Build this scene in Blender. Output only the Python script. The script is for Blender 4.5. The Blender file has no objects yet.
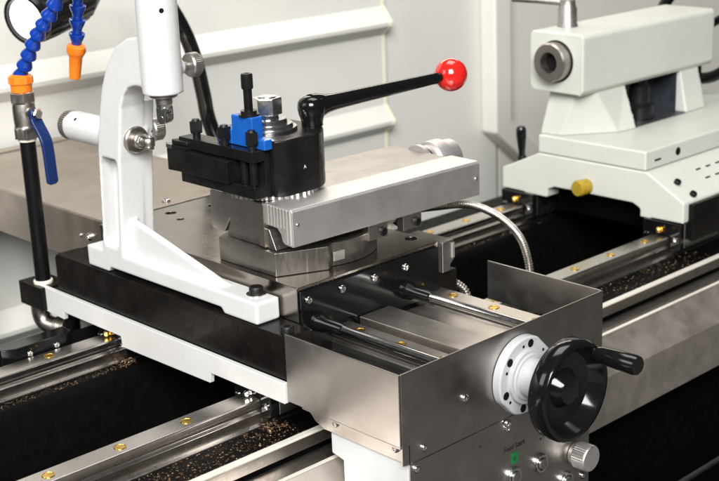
import bpy, bmesh, math, random
from mathutils import Vector, Matrix
random.seed(7)
S = bpy.context.scene
COL = S.collection
R = math.radians
V = Vector

# ---------------------------------------------------------------- camera
cam_d = bpy.data.cameras.new('camera')
cam = bpy.data.objects.new('camera', cam_d)
COL.objects.link(cam)
S.camera = cam
YAW, PIT, ROLL = R(47.023), R(17.024), R(-2.236)
fwd = V((math.cos(PIT)*math.cos(YAW), math.cos(PIT)*math.sin(YAW), -math.sin(PIT)))
rt = fwd.cross(V((0, 0, 1))).normalized()
up = rt.cross(fwd)
rt2 = math.cos(ROLL)*rt + math.sin(ROLL)*up
up2 = -math.sin(ROLL)*rt + math.cos(ROLL)*up
CAM = V((-.8446, -.8583, .5088))
cam.matrix_world = Matrix((( rt2.x, up2.x, -fwd.x, CAM.x), (rt2.y, up2.y, -fwd.y, CAM.y), (rt2.z, up2.z, -fwd.z, CAM.z), (0, 0, 0, 1)))
cam_d.sensor_width = 36
cam_d.lens = 1325.7/719*36
cam_d.clip_start = .05
cam_d.clip_end = 60
cam_d.dof.use_dof = True
cam_d.dof.focus_distance = 1.46
cam_d.dof.aperture_fstop = 9

# ---------------------------------------------------------------- world, lamps, exposure
W = bpy.data.worlds.new('World'); S.world = W; W.use_nodes = True
bg = W.node_tree.nodes['Background']
bg.inputs[0].default_value = (.95, .97, 1, 1)
bg.inputs[1].default_value = .045

def area(name, loc, target, size, power, color=(1, 1, 1), size_y=None):
    d = bpy.data.lights.new(name, 'AREA'); d.energy = power; d.size = size; d.color = color
    if size_y: d.shape = 'RECTANGLE'; d.size_y = size_y
    o = bpy.data.objects.new(name, d); COL.objects.link(o); o.location = loc
    o.rotation_euler = (V(target)-V(loc)).to_track_quat('-Z', 'Y').to_euler()
    return o
area('softbox_overhead', (.70, .62, 1.95), (.60, .95, 0), 1.1, 18, (1, .97, .93))
area('softbox_headstock_side', (-1.75, .75, 1.15), (.2, .9, .05), .9, 12, (1, .98, .95))
area('softbox_behind_camera', (-3.1, -2.9, 3.1), (.5, .8, .1), 2.6, 520, (1, .99, .975))
area('added_sheen_light', (.75, 1.02, .66), (.25, .25, 0), 1.3, 3.0, (1, .88, .74), .14)  # added unseen light, gives horizontal steel a warm sheen
area('flash_by_camera', (-.75, -1.35, 1.15), (.2, .3, 0), .25, 10, (1, .99, .97))
S.view_settings.view_transform = 'Standard'
S.view_settings.look = 'None'
S.view_settings.gamma = 1
S.view_settings.exposure = .15
S.view_settings.use_curve_mapping = False

# ---------------------------------------------------------------- materials
MATS = {}
def mat(name, col, metal=0., rough=.5, col2=None, cscale=(6, 6, 6), cmix=(.35, .7), rvar=.08, rscale=(60, 60, 60), bump=0., bscale=(300, 300, 300), coat=0., spec=.5, emit=None, speck=None, speck_scale=260, speck_thr=.74, aniso=0., smudge=0., scratch=0.):
    m = bpy.data.materials.new(name); m.use_nodes = True; MATS[name] = m
    nt = m.node_tree; N = nt.nodes; L = nt.links
    b = N['Principled BSDF']
    b.inputs['Metallic'].default_value = metal
    b.inputs['Specular IOR Level'].default_value = spec
    b.inputs['Coat Weight'].default_value = coat
    b.inputs['Coat Roughness'].default_value = .08
    b.inputs['Anisotropic'].default_value = aniso
    tc = N.new('ShaderNodeTexCoord')
    def noise(scale, detail=4, rough_=.55, off=0):
        mp = N.new('ShaderNodeMapping'); mp.inputs['Scale'].default_value = scale; mp.inputs['Location'].default_value = (off, off*.7, off*.3)
        L.new(tc.outputs['Object'], mp.inputs[0])
        n = N.new('ShaderNodeTexNoise'); n.inputs['Scale'].default_value = 1; n.inputs['Detail'].default_value = detail; n.inputs['Roughness'].default_value = rough_
        L.new(mp.outputs[0], n.inputs['Vector'])
        return n.outputs['Fac']
    def rng(sock, a, b_, c, d):
        r = N.new('ShaderNodeMapRange'); r.inputs[1].default_value = a; r.inputs[2].default_value = b_; r.inputs[3].default_value = c; r.inputs[4].default_value = d
        L.new(sock, r.inputs[0]); return r.outputs[0]
    csock = None
    if col2 is None: col2 = tuple(min(1, c*.86) for c in col)
    mx = N.new('ShaderNodeMix'); mx.data_type = 'RGBA'
    mx.inputs[6].default_value = (*col, 1); mx.inputs[7].default_value = (*col2, 1)
    L.new(rng(noise(cscale, 6, .6), cmix[0], cmix[1], 0, 1), mx.inputs[0])
    csock = mx.outputs[2]
    if speck:
        mx2 = N.new('ShaderNodeMix'); mx2.data_type = 'RGBA'
        L.new(csock, mx2.inputs[6]); mx2.inputs[7].default_value = (*speck, 1)
        L.new(rng(noise((speck_scale,)*3, 3, .6, 3.1), speck_thr, speck_thr+.04, 0, 1), mx2.inputs[0])
        csock = mx2.outputs[2]
    L.new(csock, b.inputs['Base Color'])
    rs = rng(noise(rscale, 5, .6, 5.3), .3, .7, max(.02, rough-rvar), min(1, rough+rvar))
    if smudge:
        add = N.new('ShaderNodeMath'); add.operation = 'ADD'; add.use_clamp = True
        L.new(rs, add.inputs[0]); L.new(rng(noise((22, 22, 22), 4, .5, 9.7), .40, .75, 0, smudge), add.inputs[1]); rs = add.outputs[0]
    if scratch:
        mk_ = None
        for i, sc in enumerate(((9, 700, 700), (700, 11, 260), (420, 420, 14))):
            x = rng(noise(sc, 1, .4, 11+i*3), .70, .74, 0, scratch)
            if mk_ is None: mk_ = x
            else:
                ad = N.new('ShaderNodeMath'); ad.operation = 'MAXIMUM'; L.new(mk_, ad.inputs[0]); L.new(x, ad.inputs[1]); mk_ = ad.outputs[0]
        ad = N.new('ShaderNodeMath'); ad.operation = 'ADD'; ad.use_clamp = True; L.new(rs, ad.inputs[0]); L.new(mk_, ad.inputs[1]); rs = ad.outputs[0]
    L.new(rs, b.inputs['Roughness'])
    if bump:
        bp = N.new('ShaderNodeBump'); bp.inputs['Strength'].default_value = 1; bp.inputs['Distance'].default_value = bump
        L.new(noise(bscale, 3, .5, 1.7), bp.inputs['Height']); L.new(bp.outputs[0], b.inputs['Normal'])
    if emit:
        b.inputs['Emission Color'].default_value = (*emit[0], 1); b.inputs['Emission Strength'].default_value = emit[1]
    return m

mat('white_paint', (.615, .615, .615), rough=.36, col2=(.575, .575, .565), bump=.0004, bscale=(70, 70, 70), speck=(.35, .33, .30), speck_scale=190, speck_thr=.77, rvar=.08, coat=.15)
mat('trim_paint', (.65, .645, .63), rough=.45, col2=(.57, .56, .54), bump=.0002, speck=(.3, .27, .24), speck_scale=160, speck_thr=.73)
mat('grey_paint', (.555, .565, .515), rough=.42, col2=(.505, .515, .47), bump=.00025, bscale=(120, 120, 120), speck=(.3, .3, .27), speck_scale=120, speck_thr=.77)
mat('guard_paint', (.665, .657, .615), rough=.5, col2=(.615, .612, .58), cscale=(3, 3, 3), bump=.0002, bscale=(60, 60, 60))
mat('frame_paint', (.66, .64, .59), rough=.5, col2=(.64, .63, .59), cscale=(3, 3, 3))
mat('flange_paint', (.44, .45, .46), rough=.32, col2=(.38, .39, .40), bump=.0004, bscale=(120, 120, 120))
mat('apron_paint', (.53, .54, .55), rough=.4, col2=(.49, .50, .505), bump=.0004, bscale=(120, 120, 120))
mat('gap_light_cream', (.80, .80, .60), rough=.5)
mat('stainless', (.44, .42, .405), 1, .34, col2=(.385, .368, .352), cscale=(16, 16, 16), rvar=.05, rscale=(40, 40, 40), bump=.00003, bscale=(1500, 120, 1500), smudge=.08, scratch=.05)
mat('stainless_panel', (.44, .41, .39), 1, .33, col2=(.385, .36, .34), cscale=(16, 16, 16), rvar=.05, rscale=(40, 40, 40), bump=.00003, bscale=(120, 1500, 1500), smudge=.08, scratch=.05)
mat('stainless_cover', (.66, .60, .54), 1, .52, col2=(.64, .58, .52), cscale=(12, 12, 12), rvar=.05, rscale=(30, 30, 30), bump=.00003, bscale=(60, 1500, 1500), smudge=.04)
mat('cover_sheet', (.54, .475, .41), 1, .38, col2=(.47, .41, .35), cscale=(12, 12, 12), rvar=.05, rscale=(30, 30, 30), bump=.00002, bscale=(10, 2500, 2500), smudge=.14)
mat('ground_steel', (.62, .585, .54), 1, .34, col2=(.55, .52, .48), cscale=(20, 20, 20), rvar=.04, rscale=(2500, 8, 2500), bump=.00002, bscale=(2500, 10, 2500), smudge=.06)
mat('ground_steel_x', (.64, .60, .56), 1, .26, col2=(.59, .55, .51), cscale=(20, 20, 20), rvar=.03, rscale=(8, 2500, 2500), bump=.00002, bscale=(10, 2500, 2500), smudge=.06)
mat('slide_steel', (.40, .375, .345), 1, .34, col2=(.355, .33, .305), cscale=(20, 20, 20), rvar=.05, rscale=(400, 400, 60), bump=.00004, bscale=(1500, 1500, 120), smudge=.10, scratch=.12)
mat('table_steel', (.38, .345, .31), 1, .20, col2=(.33, .30, .27), cscale=(20, 20, 20), rvar=.05, rscale=(8, 2500, 2500), bump=.00001, bscale=(10, 2500, 2500), smudge=.06, scratch=.08)
mat('aluminium', (.78, .76, .74), 1, .50, col2=(.74, .72, .70), cscale=(14, 14, 14), rvar=.05, rscale=(6, 2500, 2500), bump=.000015, bscale=(6, 2500, 2500), smudge=.06)
mat('bright_steel', (.72, .71, .70), 1, .17, col2=(.66, .65, .63), cscale=(60, 60, 60), rvar=.04, rscale=(90, 90, 90), smudge=.04)
mat('satin_steel', (.50, .49, .47), 1, .30, col2=(.43, .42, .40), cscale=(60, 60, 60), rvar=.05, rscale=(120, 120, 120))
mat('black_oxide', (.0045, .0044, .0046), .0, .25, col2=(.013, .012, .0115), cscale=(25, 25, 25), rvar=.1, rscale=(90, 90, 90), bump=.0001, bscale=(500, 500, 500), spec=.32, speck=(.05, .045, .04), speck_scale=210, speck_thr=.76, smudge=.1)
mat('black_block', (.005, .0043, .004), .0, .22, col2=(.010, .008, .007), cscale=(6, 40, 40), rvar=.1, rscale=(50, 50, 50), spec=.16, speck=(.03, .026, .023), speck_scale=120, speck_thr=.76, smudge=.1)
mat('black_gloss', (.004, .004, .0045), .0, .12, col2=(.006, .006, .006), rvar=.03, spec=.42)
mat('black_rubber', (.004, .004, .0045), .0, .35, rvar=.06, spec=.3)
mat('bed_black', (.0016, .0015, .0014), .0, .5, col2=(.003, .0027, .0025), cscale=(80, 80, 80), spec=.08, bump=.0004, bscale=(250, 250, 250))
mat('pit_black', (.0012, .0012, .0012), .0, .8, spec=.03)
mat('strip_cream', (.62, .60, .53), rough=.3, col2=(.55, .53, .46))
mat('zinc', (.78, .77, .75), 1, .26, col2=(.70, .69, .67), cscale=(60, 60, 60), rvar=.05)
mat('recess_shade_dark', (.018, .021, .028), rough=.4, col2=(.04, .045, .055), cscale=(30, 30, 30))
mat('red_plastic', (.62, .018, .012), .0, .14, col2=(.55, .012, .01), rvar=.05, coat=.6)
mat('blue_plastic', (.004, .040, .30), .0, .26, col2=(.003, .03, .24), rvar=.07, cscale=(40, 40, 40))
mat('blue_enamel', (.008, .10, .42), .0, .32, col2=(.006, .08, .35), rvar=.08, cscale=(50, 50, 50), bump=.0002)
mat('navy_vinyl', (.006, .022, .10), .0, .36, rvar=.08)
mat('orange_plastic', (.85, .21, .012), .0, .35, col2=(.75, .16, .01), rvar=.08, cscale=(60, 60, 60))
mat('brass', (.86, .58, .16), 1, .24, col2=(.70, .44, .10), cscale=(120, 120, 120), rvar=.1, smudge=.12)
mat('yellow_plastic', (.38, .26, .015), .0, .3, col2=(.24, .16, .01), cscale=(60, 60, 60))
mat('nickel', (.52, .49, .45), 1, .30, col2=(.38, .355, .32), cscale=(50, 50, 50), rvar=.1, smudge=.12)
mat('pale_gasket', (.72, .68, .58), rough=.6)
mat('knurl_grey', (.42, .40, .375), .9, .4, col2=(.3, .285, .27), cscale=(200, 200, 200))
mat('dark_hole', (.006, .006, .006), rough=.7, spec=.1)
mat('green_print', (.006, .13, .035), rough=.5)
mat('black_print', (.012, .012, .012), rough=.5)
mat('lamp_lens', (.9, .9, .9), rough=.3, emit=((1, .99, .97), 2.2))
mat('floor_concrete', (.16, .15, .14), rough=.6, col2=(.12, .115, .105), cscale=(2, 2, 2), bump=.0004)
mat('recess_shade_grey', (.05, .055, .062), rough=.4, col2=(.025, .027, .03), cscale=(30, 30, 30))

def chip_material():
    m = bpy.data.materials.new('chips'); m.use_nodes = True; MATS['chips'] = m
    nt = m.node_tree; N = nt.nodes; L = nt.links; b = N['Principled BSDF']
    g = N.new('ShaderNodeNewGeometry'); cr = N.new('ShaderNodeValToRGB')
    e = cr.color_ramp.elements
    e[0].color = (.05, .03, .018, 1); e[1].color = (.42, .38, .32, 1)
    for p, c in ((.3, (.13, .075, .04, 1)), (.55, (.20, .12, .06, 1)), (.75, (.10, .09, .08, 1)), (.9, (.36, .24, .12, 1))):
        x = e.new(p); x.color = c
    cr.color_ramp.interpolation = 'CONSTANT'
    L.new(g.outputs['Random Per Island'], cr.inputs[0]); L.new(cr.outputs[0], b.inputs['Base Color'])
    b.inputs['Metallic'].default_value = .6; b.inputs['Roughness'].default_value = .42
chip_material()

# ---------------------------------------------------------------- mesh helpers
class MB:
    def __init__(s): s.v = []; s.f = []
    def add(s, vs, fs):
        o = len(s.v); s.v += [V(p) for p in vs]; s.f += [[i+o for i in f] for f in fs]; return s
    def box(s, x0, x1, y0, y1, z0, z1):
        return s.add([(x, y, z) for z in (z0, z1) for y in (y0, y1) for x in (x0, x1)],
                     [(0, 2, 3, 1), (4, 5, 7, 6), (0, 1, 5, 4), (2, 6, 7, 3), (0, 4, 6, 2), (1, 3, 7, 5)])
    def prism(s, pts, axis, a0, a1):
        """pts: 2D outline; axis 'x' -> (y,z), 'y' -> (x,z), 'z' -> (x,y)"""
        def P(p, a): return (a, p[0], p[1]) if axis == 'x' else (p[0], a, p[1]) if axis == 'y' else (p[0], p[1], a)
        n = len(pts)
        vs = [P(p, a0) for p in pts]+[P(p, a1) for p in pts]
        fs = [list(range(n)), list(range(n, 2*n))[::-1]]+[(i, i+n, (i+1) % n+n, (i+1) % n) for i in range(n)]
        return s.add(vs, fs)
    def lathe(s, p, d, prof, n=32, rf=None):
        p = V(p); d = V(d).normalized()
        a = V((0, 0, 1)) if abs(d.z) < .9 else V((1, 0, 0))
        u = d.cross(a).normalized(); w = d.cross(u)
        vs = []; rings = []
        for k, (t, r) in enumerate(prof):
            if r <= 0: rings.append([len(vs)]); vs.append(p+d*t); continue
            ids = []
            for i in range(n):
                th = 2*math.pi*i/n; rr = r*(rf(k, th) if rf else 1)
                ids.append(len(vs)); vs.append(p+d*t+u*rr*math.cos(th)+w*rr*math.sin(th))
            rings.append(ids)
        fs = []
        for A, B in zip(rings, rings[1:]):
            if len(A) == 1 and len(B) == 1: continue
            for i in range(n):
                j = (i+1) % n
                if len(A) == 1: fs.append((A[0], B[i], B[j]))
                elif len(B) == 1: fs.append((A[i], B[0], A[j]))
                else: fs.append((A[i], B[i], B[j], A[j]))
        if len(rings[0]) > 1: fs.append(rings[0])
        if len(rings[-1]) > 1: fs.append(rings[-1][::-1])
        return s.add(vs, fs)
    def cyl(s, p0, p1, r, r2=None, n=32):
        d = V(p1)-V(p0); return s.lathe(p0, d, [(0, r), (d.length, r if r2 is None else r2)], n)
    def tube(s, path, r, n=12, rads=None):
        path = [V(p) for p in path]; m = len(path); vs = []; fs = []
        pu = None
        for i, p in enumerate(path):
            t = (path[min(i+1, m-1)]-path[max(i-1, 0)]).normalized()
            if pu is None: pu = t.orthogonal().normalized()
            pu = (pu-t*pu.dot(t)).normalized(); w = t.cross(pu)
            rr = rads[i] if rads else r
            vs += [p+pu*rr*math.cos(2*math.pi*k/n)+w*rr*math.sin(2*math.pi*k/n) for k in range(n)]
        for i in range(m-1):
            for k in range(n):
                j = (k+1) % n; fs.append((i*n+k, i*n+j, (i+1)*n+j, (i+1)*n+k))
        fs.append(list(range(n))[::-1]); fs.append([(m-1)*n+k for k in range(n)])
        return s.add(vs, fs)
    def sphere(s, c, r, n=32, m=18):
        return s.lathe(V(c)-V((0, 0, r)), (0, 0, 1), [(r-r*math.cos(math.pi*i/m), r*math.sin(math.pi*i/m) if 0 < i < m else 0) for i in range(m+1)], n)
    def xf(s, M, start=0):
        for i in range(start, len(s.v)): s.v[i] = M @ s.v[i]
        return s

def catmull(pts, sub=8):
    P = [V(p) for p in pts]; P = [P[0]*2-P[1]]+P+[P[-1]*2-P[-2]]; out = []
    for i in range(1, len(P)-2):
        for k in range(sub):
            t = k/sub; a, b, c, d = P[i-1], P[i], P[i+1], P[i+2]
            out.append(.5*((2*b)+(c-a)*t+(2*a-5*b+4*c-d)*t*t+(3*b-a-3*c+d)*t**3))
    out.append(P[-2]); return out

def base_of(p):
    while p is not None and p.parent is not None: p = p.parent
    return p.location.copy() if p is not None else V((0, 0, 0))
def to_mesh(mb, name, off=V((0, 0, 0)), ang=35):
    me = bpy.data.meshes.new(name)
    me.from_pydata([tuple(v-off) for v in mb.v], [], mb.f)
    bm = bmesh.new(); bm.from_mesh(me); bmesh.ops.recalc_face_normals(bm, faces=bm.faces); bm.to_mesh(me); bm.free()
    me.shade_smooth(); me.set_sharp_from_angle(angle=R(ang))
    return me
def link(name, me, m, parent=None):
    o = bpy.data.objects.new(name, me); COL.objects.link(o)
    if m: me.materials.clear(); me.materials.append(MATS[m])
    if parent is not None: o.parent = parent
    return o
def build(mb, name, m, parent=None, bevel=0., seg=2, ang=35, label=None):
    me = to_mesh(mb, name, base_of(parent), ang)
    o = link(name, me, m, parent)
    if bevel:
        b = o.modifiers.new('bevel', 'BEVEL'); b.width = bevel; b.segments = seg; b.limit_method = 'ANGLE'; b.angle_limit = R(40); b.harden_normals = True
    if label: o['label'] = label
    return o
def cast(mb, name, m, parent, voxel=.0016, it=6):
    o = link(name, to_mesh(mb, name, base_of(parent)), m, parent)
    r = o.modifiers.new('remesh', 'REMESH'); r.mode = 'VOXEL'; r.voxel_size = voxel; r.use_smooth_shade = True
    s = o.modifiers.new('smooth', 'SMOOTH'); s.factor = .5; s.iterations = it
    return o
def cut(o, cutters, parent=None):
    """boolean holes, applied at once; cutters are removed"""
    tmp = []
    for c in cutters:
        co = link('cutter', to_mesh(c, 'cutter', base_of(parent)), None); tmp.append(co)
        co.location = o.matrix_world.translation if parent is None else base_of(parent)
        b = o.modifiers.new('cut', 'BOOLEAN'); b.operation = 'DIFFERENCE'; b.object = co; b.solver = 'EXACT'
        o.modifiers.move(len(o.modifiers)-1, len(tmp)-1)
    later = [x for x in o.modifiers if x.type != 'BOOLEAN']
    for x in later: x.show_viewport = False
    bpy.context.view_layer.update()
    me = bpy.data.meshes.new_from_object(o.evaluated_get(bpy.context.evaluated_depsgraph_get()))
    for x in list(o.modifiers):
        if x.type == 'BOOLEAN': o.modifiers.remove(x)
    for x in later: x.show_viewport = True
    old = o.data; nm = old.name; o.data = me; bpy.data.meshes.remove(old); me.name = nm
    me.shade_smooth(); me.set_sharp_from_angle(angle=R(35))
    for co in tmp:
        d = co.data; bpy.data.objects.remove(co); bpy.data.meshes.remove(d)
    return o
def thing(name, label, cat, loc, group=None):
    o = bpy.data.objects.new(name, None); COL.objects.link(o); o.location = loc; o.empty_display_size = .02
    o['label'] = label; o['category'] = cat
    if group: o['group'] = group
    return o
def tag(o, label, cat, group=None):
    o['label'] = label; o['category'] = cat
    if group: o['group'] = group
    return o
def structure(o): o['kind'] = 'structure'; return o
def place(name, me, m, loc, d=(0, 0, 1), parent=None, spin=0., scale=1.):
    """instance of a shared mesh built along +Z; loc is a world point"""
    o = bpy.data.objects.new(name, me); COL.objects.link(o)
    if not me.materials: me.materials.append(MATS[m])
    o.parent = parent
    q = V((0, 0, 1)).rotation_difference(V(d).normalized())
    o.rotation_mode = 'QUATERNION'; o.rotation_quaternion = q @ Matrix.Rotation(spin, 3, 'Z').to_quaternion()
    o.location = V(loc)-base_of(parent); o.scale = (scale,)*3
    return o
def hexr(th, a=0): # unit across-corner hexagon radius
    x = (th+a) % (math.pi/3)-math.pi/6; return math.cos(math.pi/6)/math.cos(x)

# shared small meshes
def m_button_screw():
    p = [(-.0005, 1), (.22, 1), (.45, .93), (.62, .78), (.70, .56), (.70, .50), (.30, .46), (.30, 0)]
    return to_mesh(MB().lathe((0, 0, 0), (0, 0, 1), p, 24, lambda k, t: hexr(t) if k in (5, 6) else 1), 'button_screw')
def m_cap_screw():
    p = [(-.001, 1), (.85, 1), (1.0, .9), (1.0, .55), (.45, .52), (.45, 0)]
    return to_mesh(MB().lathe((0, 0, 0), (0, 0, 1), p, 24, lambda k, t: hexr(t) if k in (3, 4) else 1), 'cap_screw')
def m_plug():
    p = [(-.0005, 1), (.04, 1), (.09, .95), (.09, .86), (.015, .80), (.03, .3), (.05, 0)]
    return to_mesh(MB().lathe((0, 0, 0), (0, 0, 1), [(a*1, b) for a, b in p], 24), 'bolt_plug')
def m_square_screw():
    mb = MB().lathe((0, 0, 0), (0, 0, 1), [(-1, .62), (1.0, .62), (1.05, .9), (1.35, .95), (1.4, .75)], 20)
    mb.box(-.72, .72, -.72, .72, 1.38, 2.9)
    mb.lathe((0, 0, 2.85), (0, 0, 1), [(0, .66), (.35, .55), (.4, 0)], 16)
    return to_mesh(mb, 'clamp_screw')
BUTTON, CAPS, PLUG, SQUARE = m_button_screw(), m_cap_screw(), m_plug(), m_square_screw()
def screw(kind, name, m, loc, d, r, parent, spin=0.):
    me = {'b': BUTTON, 'c': CAPS, 'p': PLUG, 's': SQUARE}[kind]
    key = me.name.split('.')[0]+'_'+m
    me2 = bpy.data.meshes.get(key)
    if me2 is None: me2 = me.copy(); me2.name = key; me2.materials.clear(); me2.materials.append(MATS[m])
    return place(name, me2, m, loc, d, parent, spin, r)

# ================================================================ SETTING
build(MB().box(-4, 6, -4, 5, -.95, -.9), 'floor', 'floor_concrete')['kind'] = 'structure'

# ---- back splash guard: pressed sheet with two horizontal ribs, then a flat end sheet
guard = thing('splash_guard', 'pale grey pressed sheet guard with horizontal ribs behind the machine', 'guard', (.5, 1.14, -.9))
YW = 1.12
def guard_profile(y):
    P = [(-.90, 0)]
    for zr in (-.27, -.065, .142, .35, .56):
        P += [(zr-.034, 0), (zr-.014, .0240), (zr-.006, .0250), (zr+.026, .0)]
    P.append((.95, 0))
    return [(y-d, z) for z, d in P]
def mb_strip(pts, t, x0, x1):
    n = len(pts); vs = []
    for y, z in pts: vs += [(x0, y, z), (x1, y, z), (x1, y+t, z), (x0, y+t, z)]
    fs = [(0, 1, 2, 3), tuple(4*(n-1)+k for k in (3, 2, 1, 0))]
    for i in range(n-1):
        for k in range(4): fs.append((4*i+k, 4*i+(k+1) % 4, 4*i+4+(k+1) % 4, 4*i+4+k))
    return MB().add(vs, fs)
pr = guard_profile(YW)
build(mb_strip(pr, .003, -.12, 1.085), 'ribbed_sheet', 'guard_paint', guard, .0012, 2, 12)
pe = guard_profile(YW-.001)
build(mb_strip(pe, .006, 1.0855, 1.093), 'gap_light_strip', 'gap_light_cream', guard, 0)  # yellow light at the sheet gap, put into this strip's colour
build(MB().box(1.0, 1.46, YW+.012, YW+.016, -.9, .95), 'flat_sheet', 'guard_paint', guard, .001, 1)
# ---- guard end with raised window frame (tailstock end)
ge = thing('guard_end', 'off white guard end with raised slanting frame behind the tailstock', 'guard', (1.9, .9, -.9))
build(MB().box(1.467, 2.6, YW+.012, YW+.016, -.9, .95), 'end_sheet', 'frame_paint', ge, .001, 1)
fr = [(1.40, .95), (1.405, -.155), (1.62, -.33), (2.6, -.42), (2.6, -.36), (1.64, -.27), (1.462, -.135), (1.457, .95)]
build(MB().prism(fr, 'y', YW-.035, YW+.0115), 'window_frame', 'frame_paint', ge, .006, 3)

# ---- stand and drip pan
stand = thing('machine_stand', 'dark stand and drip pan under the lathe bed', 'stand', (.4, .4, -.9))
build(MB().box(-1.2, 2.2, .12, .75, -.9, -.42), 'cabinet', 'pit_black', stand, .004)
mb = MB().box(-1.3, 2.4, -.15, 1.09, -.41, -.40)
build(mb, 'pan_floor', 'pit_black', stand, 0)
build(MB().tube([(-1.3, .035, -.345), (2.4, .035, -.345)], .004, 10), 'pan_rim', 'satin_steel', stand)
build(MB().box(-1.3, 2.4, .033, .037, -.40, -.349), 'pan_lip', 'pit_black', stand)

# ================================================================ BED
bed = thing('lathe_bed', 'black mineral cast lathe bed carrying two polished linear rails', 'bed', (.4, .38, -.40))
X0, X1 = -.9, 1.9
ZL = -.122
# front beam, rear beam, deep floor between
build(MB().prism([(.172, -.155), (.172, ZL-.0035), (.268, ZL-.0035), (.275, ZL-.012), (.275, -.398), (.14, -.398), (.14, -.155)], 'x', X0, X1), 'front_beam', 'bed_black', bed, .0015)
build(MB().prism([(.482, -.398), (.482, ZL-.016), (.490, ZL-.004), (.66, ZL-.004), (.66, -.398)], 'x', X0, X1), 'rear_beam', 'bed_black', bed, .002)
build(MB().box(X0, X1, .2755, .4815, -.398, -.36), 'bed_floor', 'pit_black', bed)
# cream strip along the front edge, steel face under it, mirror channel
build(MB().box(X0, X1, .1655, .1745, ZL-.003, ZL), 'edge_strip', 'strip_cream', bed, .0008)
build(MB().box(X0, X1, .1675, .1715, -.140, ZL-.004), 'edge_face', 'ground_steel_x', bed, .0004)
build(MB().box(X0, X1, .129, .167, -.149, -.1455), 'channel_floor', 'ground_steel_x', bed, .0004)
# folded stainless front cover
cv = [(.1285, -.1405), (.089, -.1765), (.089, -.243), (.0915, -.243), (.0915, -.1775), (.1305, -.1425)]
cov = build(MB().prism(cv, 'x', X0, X1), 'front_cover', 'stainless_cover', bed, .0006)
build(MB().box(X0, X1, .1265, .1315, -.1403, -.1388), 'cover_edge_highlight', 'strip_cream', cov, .0004)  # highlight on the cover's top edge, put in as a cream strip

def rail_profile(yc, zt, w=.030, h=.0285):
    a = w/2; z0 = zt-h
    return [(yc-a, z0), (yc-a, zt-.0165), (yc-a+.0035, zt-.0135), (yc-a+.0035, zt-.0105), (yc-a, zt-.0075), (yc-a, zt-.0015), (yc-a+.0015, zt),
            (yc+a-.0015, zt), (yc+a, zt-.0015), (yc+a, zt-.0075), (yc+a-.0035, zt-.0105), (yc+a-.0035, zt-.0135), (yc+a, zt-.0165), (yc+a, z0)]
ZR = -.094
for yc, capx in ((.2435, -.257), (.5285, -.085)):
    rl = build(MB().prism(rail_profile(yc, ZR), 'x', X0, X1), 'linear_rail', 'ground_steel_x', bed, .0004, 1)
    build(MB().prism([(yc-.021, ZL-.0035), (yc-.021, ZL-.0012), (yc-.0165, ZL+.0), (yc+.0165, ZL+.0), (yc+.021, ZL-.0012), (yc+.021, ZL-.0035)], 'x', X0, X1), 'rail_seat', 'satin_steel', bed, .0002, 1)
    for k in range(-3, 16):
        x = capx+k*.0855
        if -.02 < x < .29 or x > 1.2: continue
        screw('p', 'bolt_plug', 'brass', (x, yc, ZR+.0002), (0, 0, 1), .0068, rl)
# chips lying on the ledges
def chips():
    mb = MB(); rnd = random.Random(3)
    def flake(x, y, z, s):
        n = rnd.choice((4, 5, 6)); a0 = rnd.random()*6.28; t = s*.28
        el = rnd.uniform(.45, 1); rot = rnd.random()*3.14
        tx, ty = rnd.uniform(-.35, .35), rnd.uniform(-.35, .35)
        top = []; bot = []
        for i in range(n):
            a = a0+6.283*i/n; r = s*rnd.uniform(.7, 1.15)
            u, w = r*math.cos(a), r*el*math.sin(a)
            dx, dy = u*math.cos(rot)-w*math.sin(rot), u*math.sin(rot)+w*math.cos(rot)
            h = z+s*.35+dx*tx+dy*ty
            top.append((x+dx*.8, y+dy*.8, h+t)); bot.append((x+dx, y+dy, h-t*.4))
        mb.add(top+bot, [list(range(n)), list(range(n, 2*n))[::-1]]+[(i, i+n, (i+1) % n+n, (i+1) % n) for i in range(n)])
    for k in range(1500):
        x = rnd.uniform(-.33, .03) if k % 3 else rnd.uniform(.38, .86)
        y = min(.2205, max(.1795, rnd.gauss(.198, .014)))
        flake(x, y, ZL-.0035, rnd.uniform(.0004, .0014)*(1 if rnd.random() < .8 else 1.4))
    for k in range(420):
        x = rnd.uniform(-.25, .02) if k % 3 else rnd.uniform(.45, .86)
        flake(x, rnd.uniform(.492, .506), ZL-.004, rnd.uniform(.0005, .0014))
    for k in range(140):
        flake(rnd.uniform(-.005, .02), rnd.choice((rnd.uniform(.20, .228), rnd.uniform(.49, .515))), ZL-.003+abs(rnd.gauss(0, .002)), rnd.uniform(.001, .0028))
    return mb
o = build(chips(), 'metal_chips', 'chips'); o['kind'] = 'stuff'; tag(o, 'scattered brown metal chips lying along the black bed ledges', 'metal chips')

# black end stop bar with two screws beside the rear rail
st = thing('stop_bar', 'black chamfered stop bar with two screws beside the rear rail', 'stop bar', (-.07, .57, ZL))
build(MB().prism([(-.135, .556), (-.118, .5485), (-.050, .5485), (-.036, .556), (-.036, .575), (-.135, .575)], 'z', ZL-.003, ZR+.014), 'bar', 'black_gloss', st, .0015)
for x in (-.100, -.062): screw('b', 'screw', 'bright_steel', (x, .5483, ZR+.002), (0, -1, 0), .0042, st)

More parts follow.
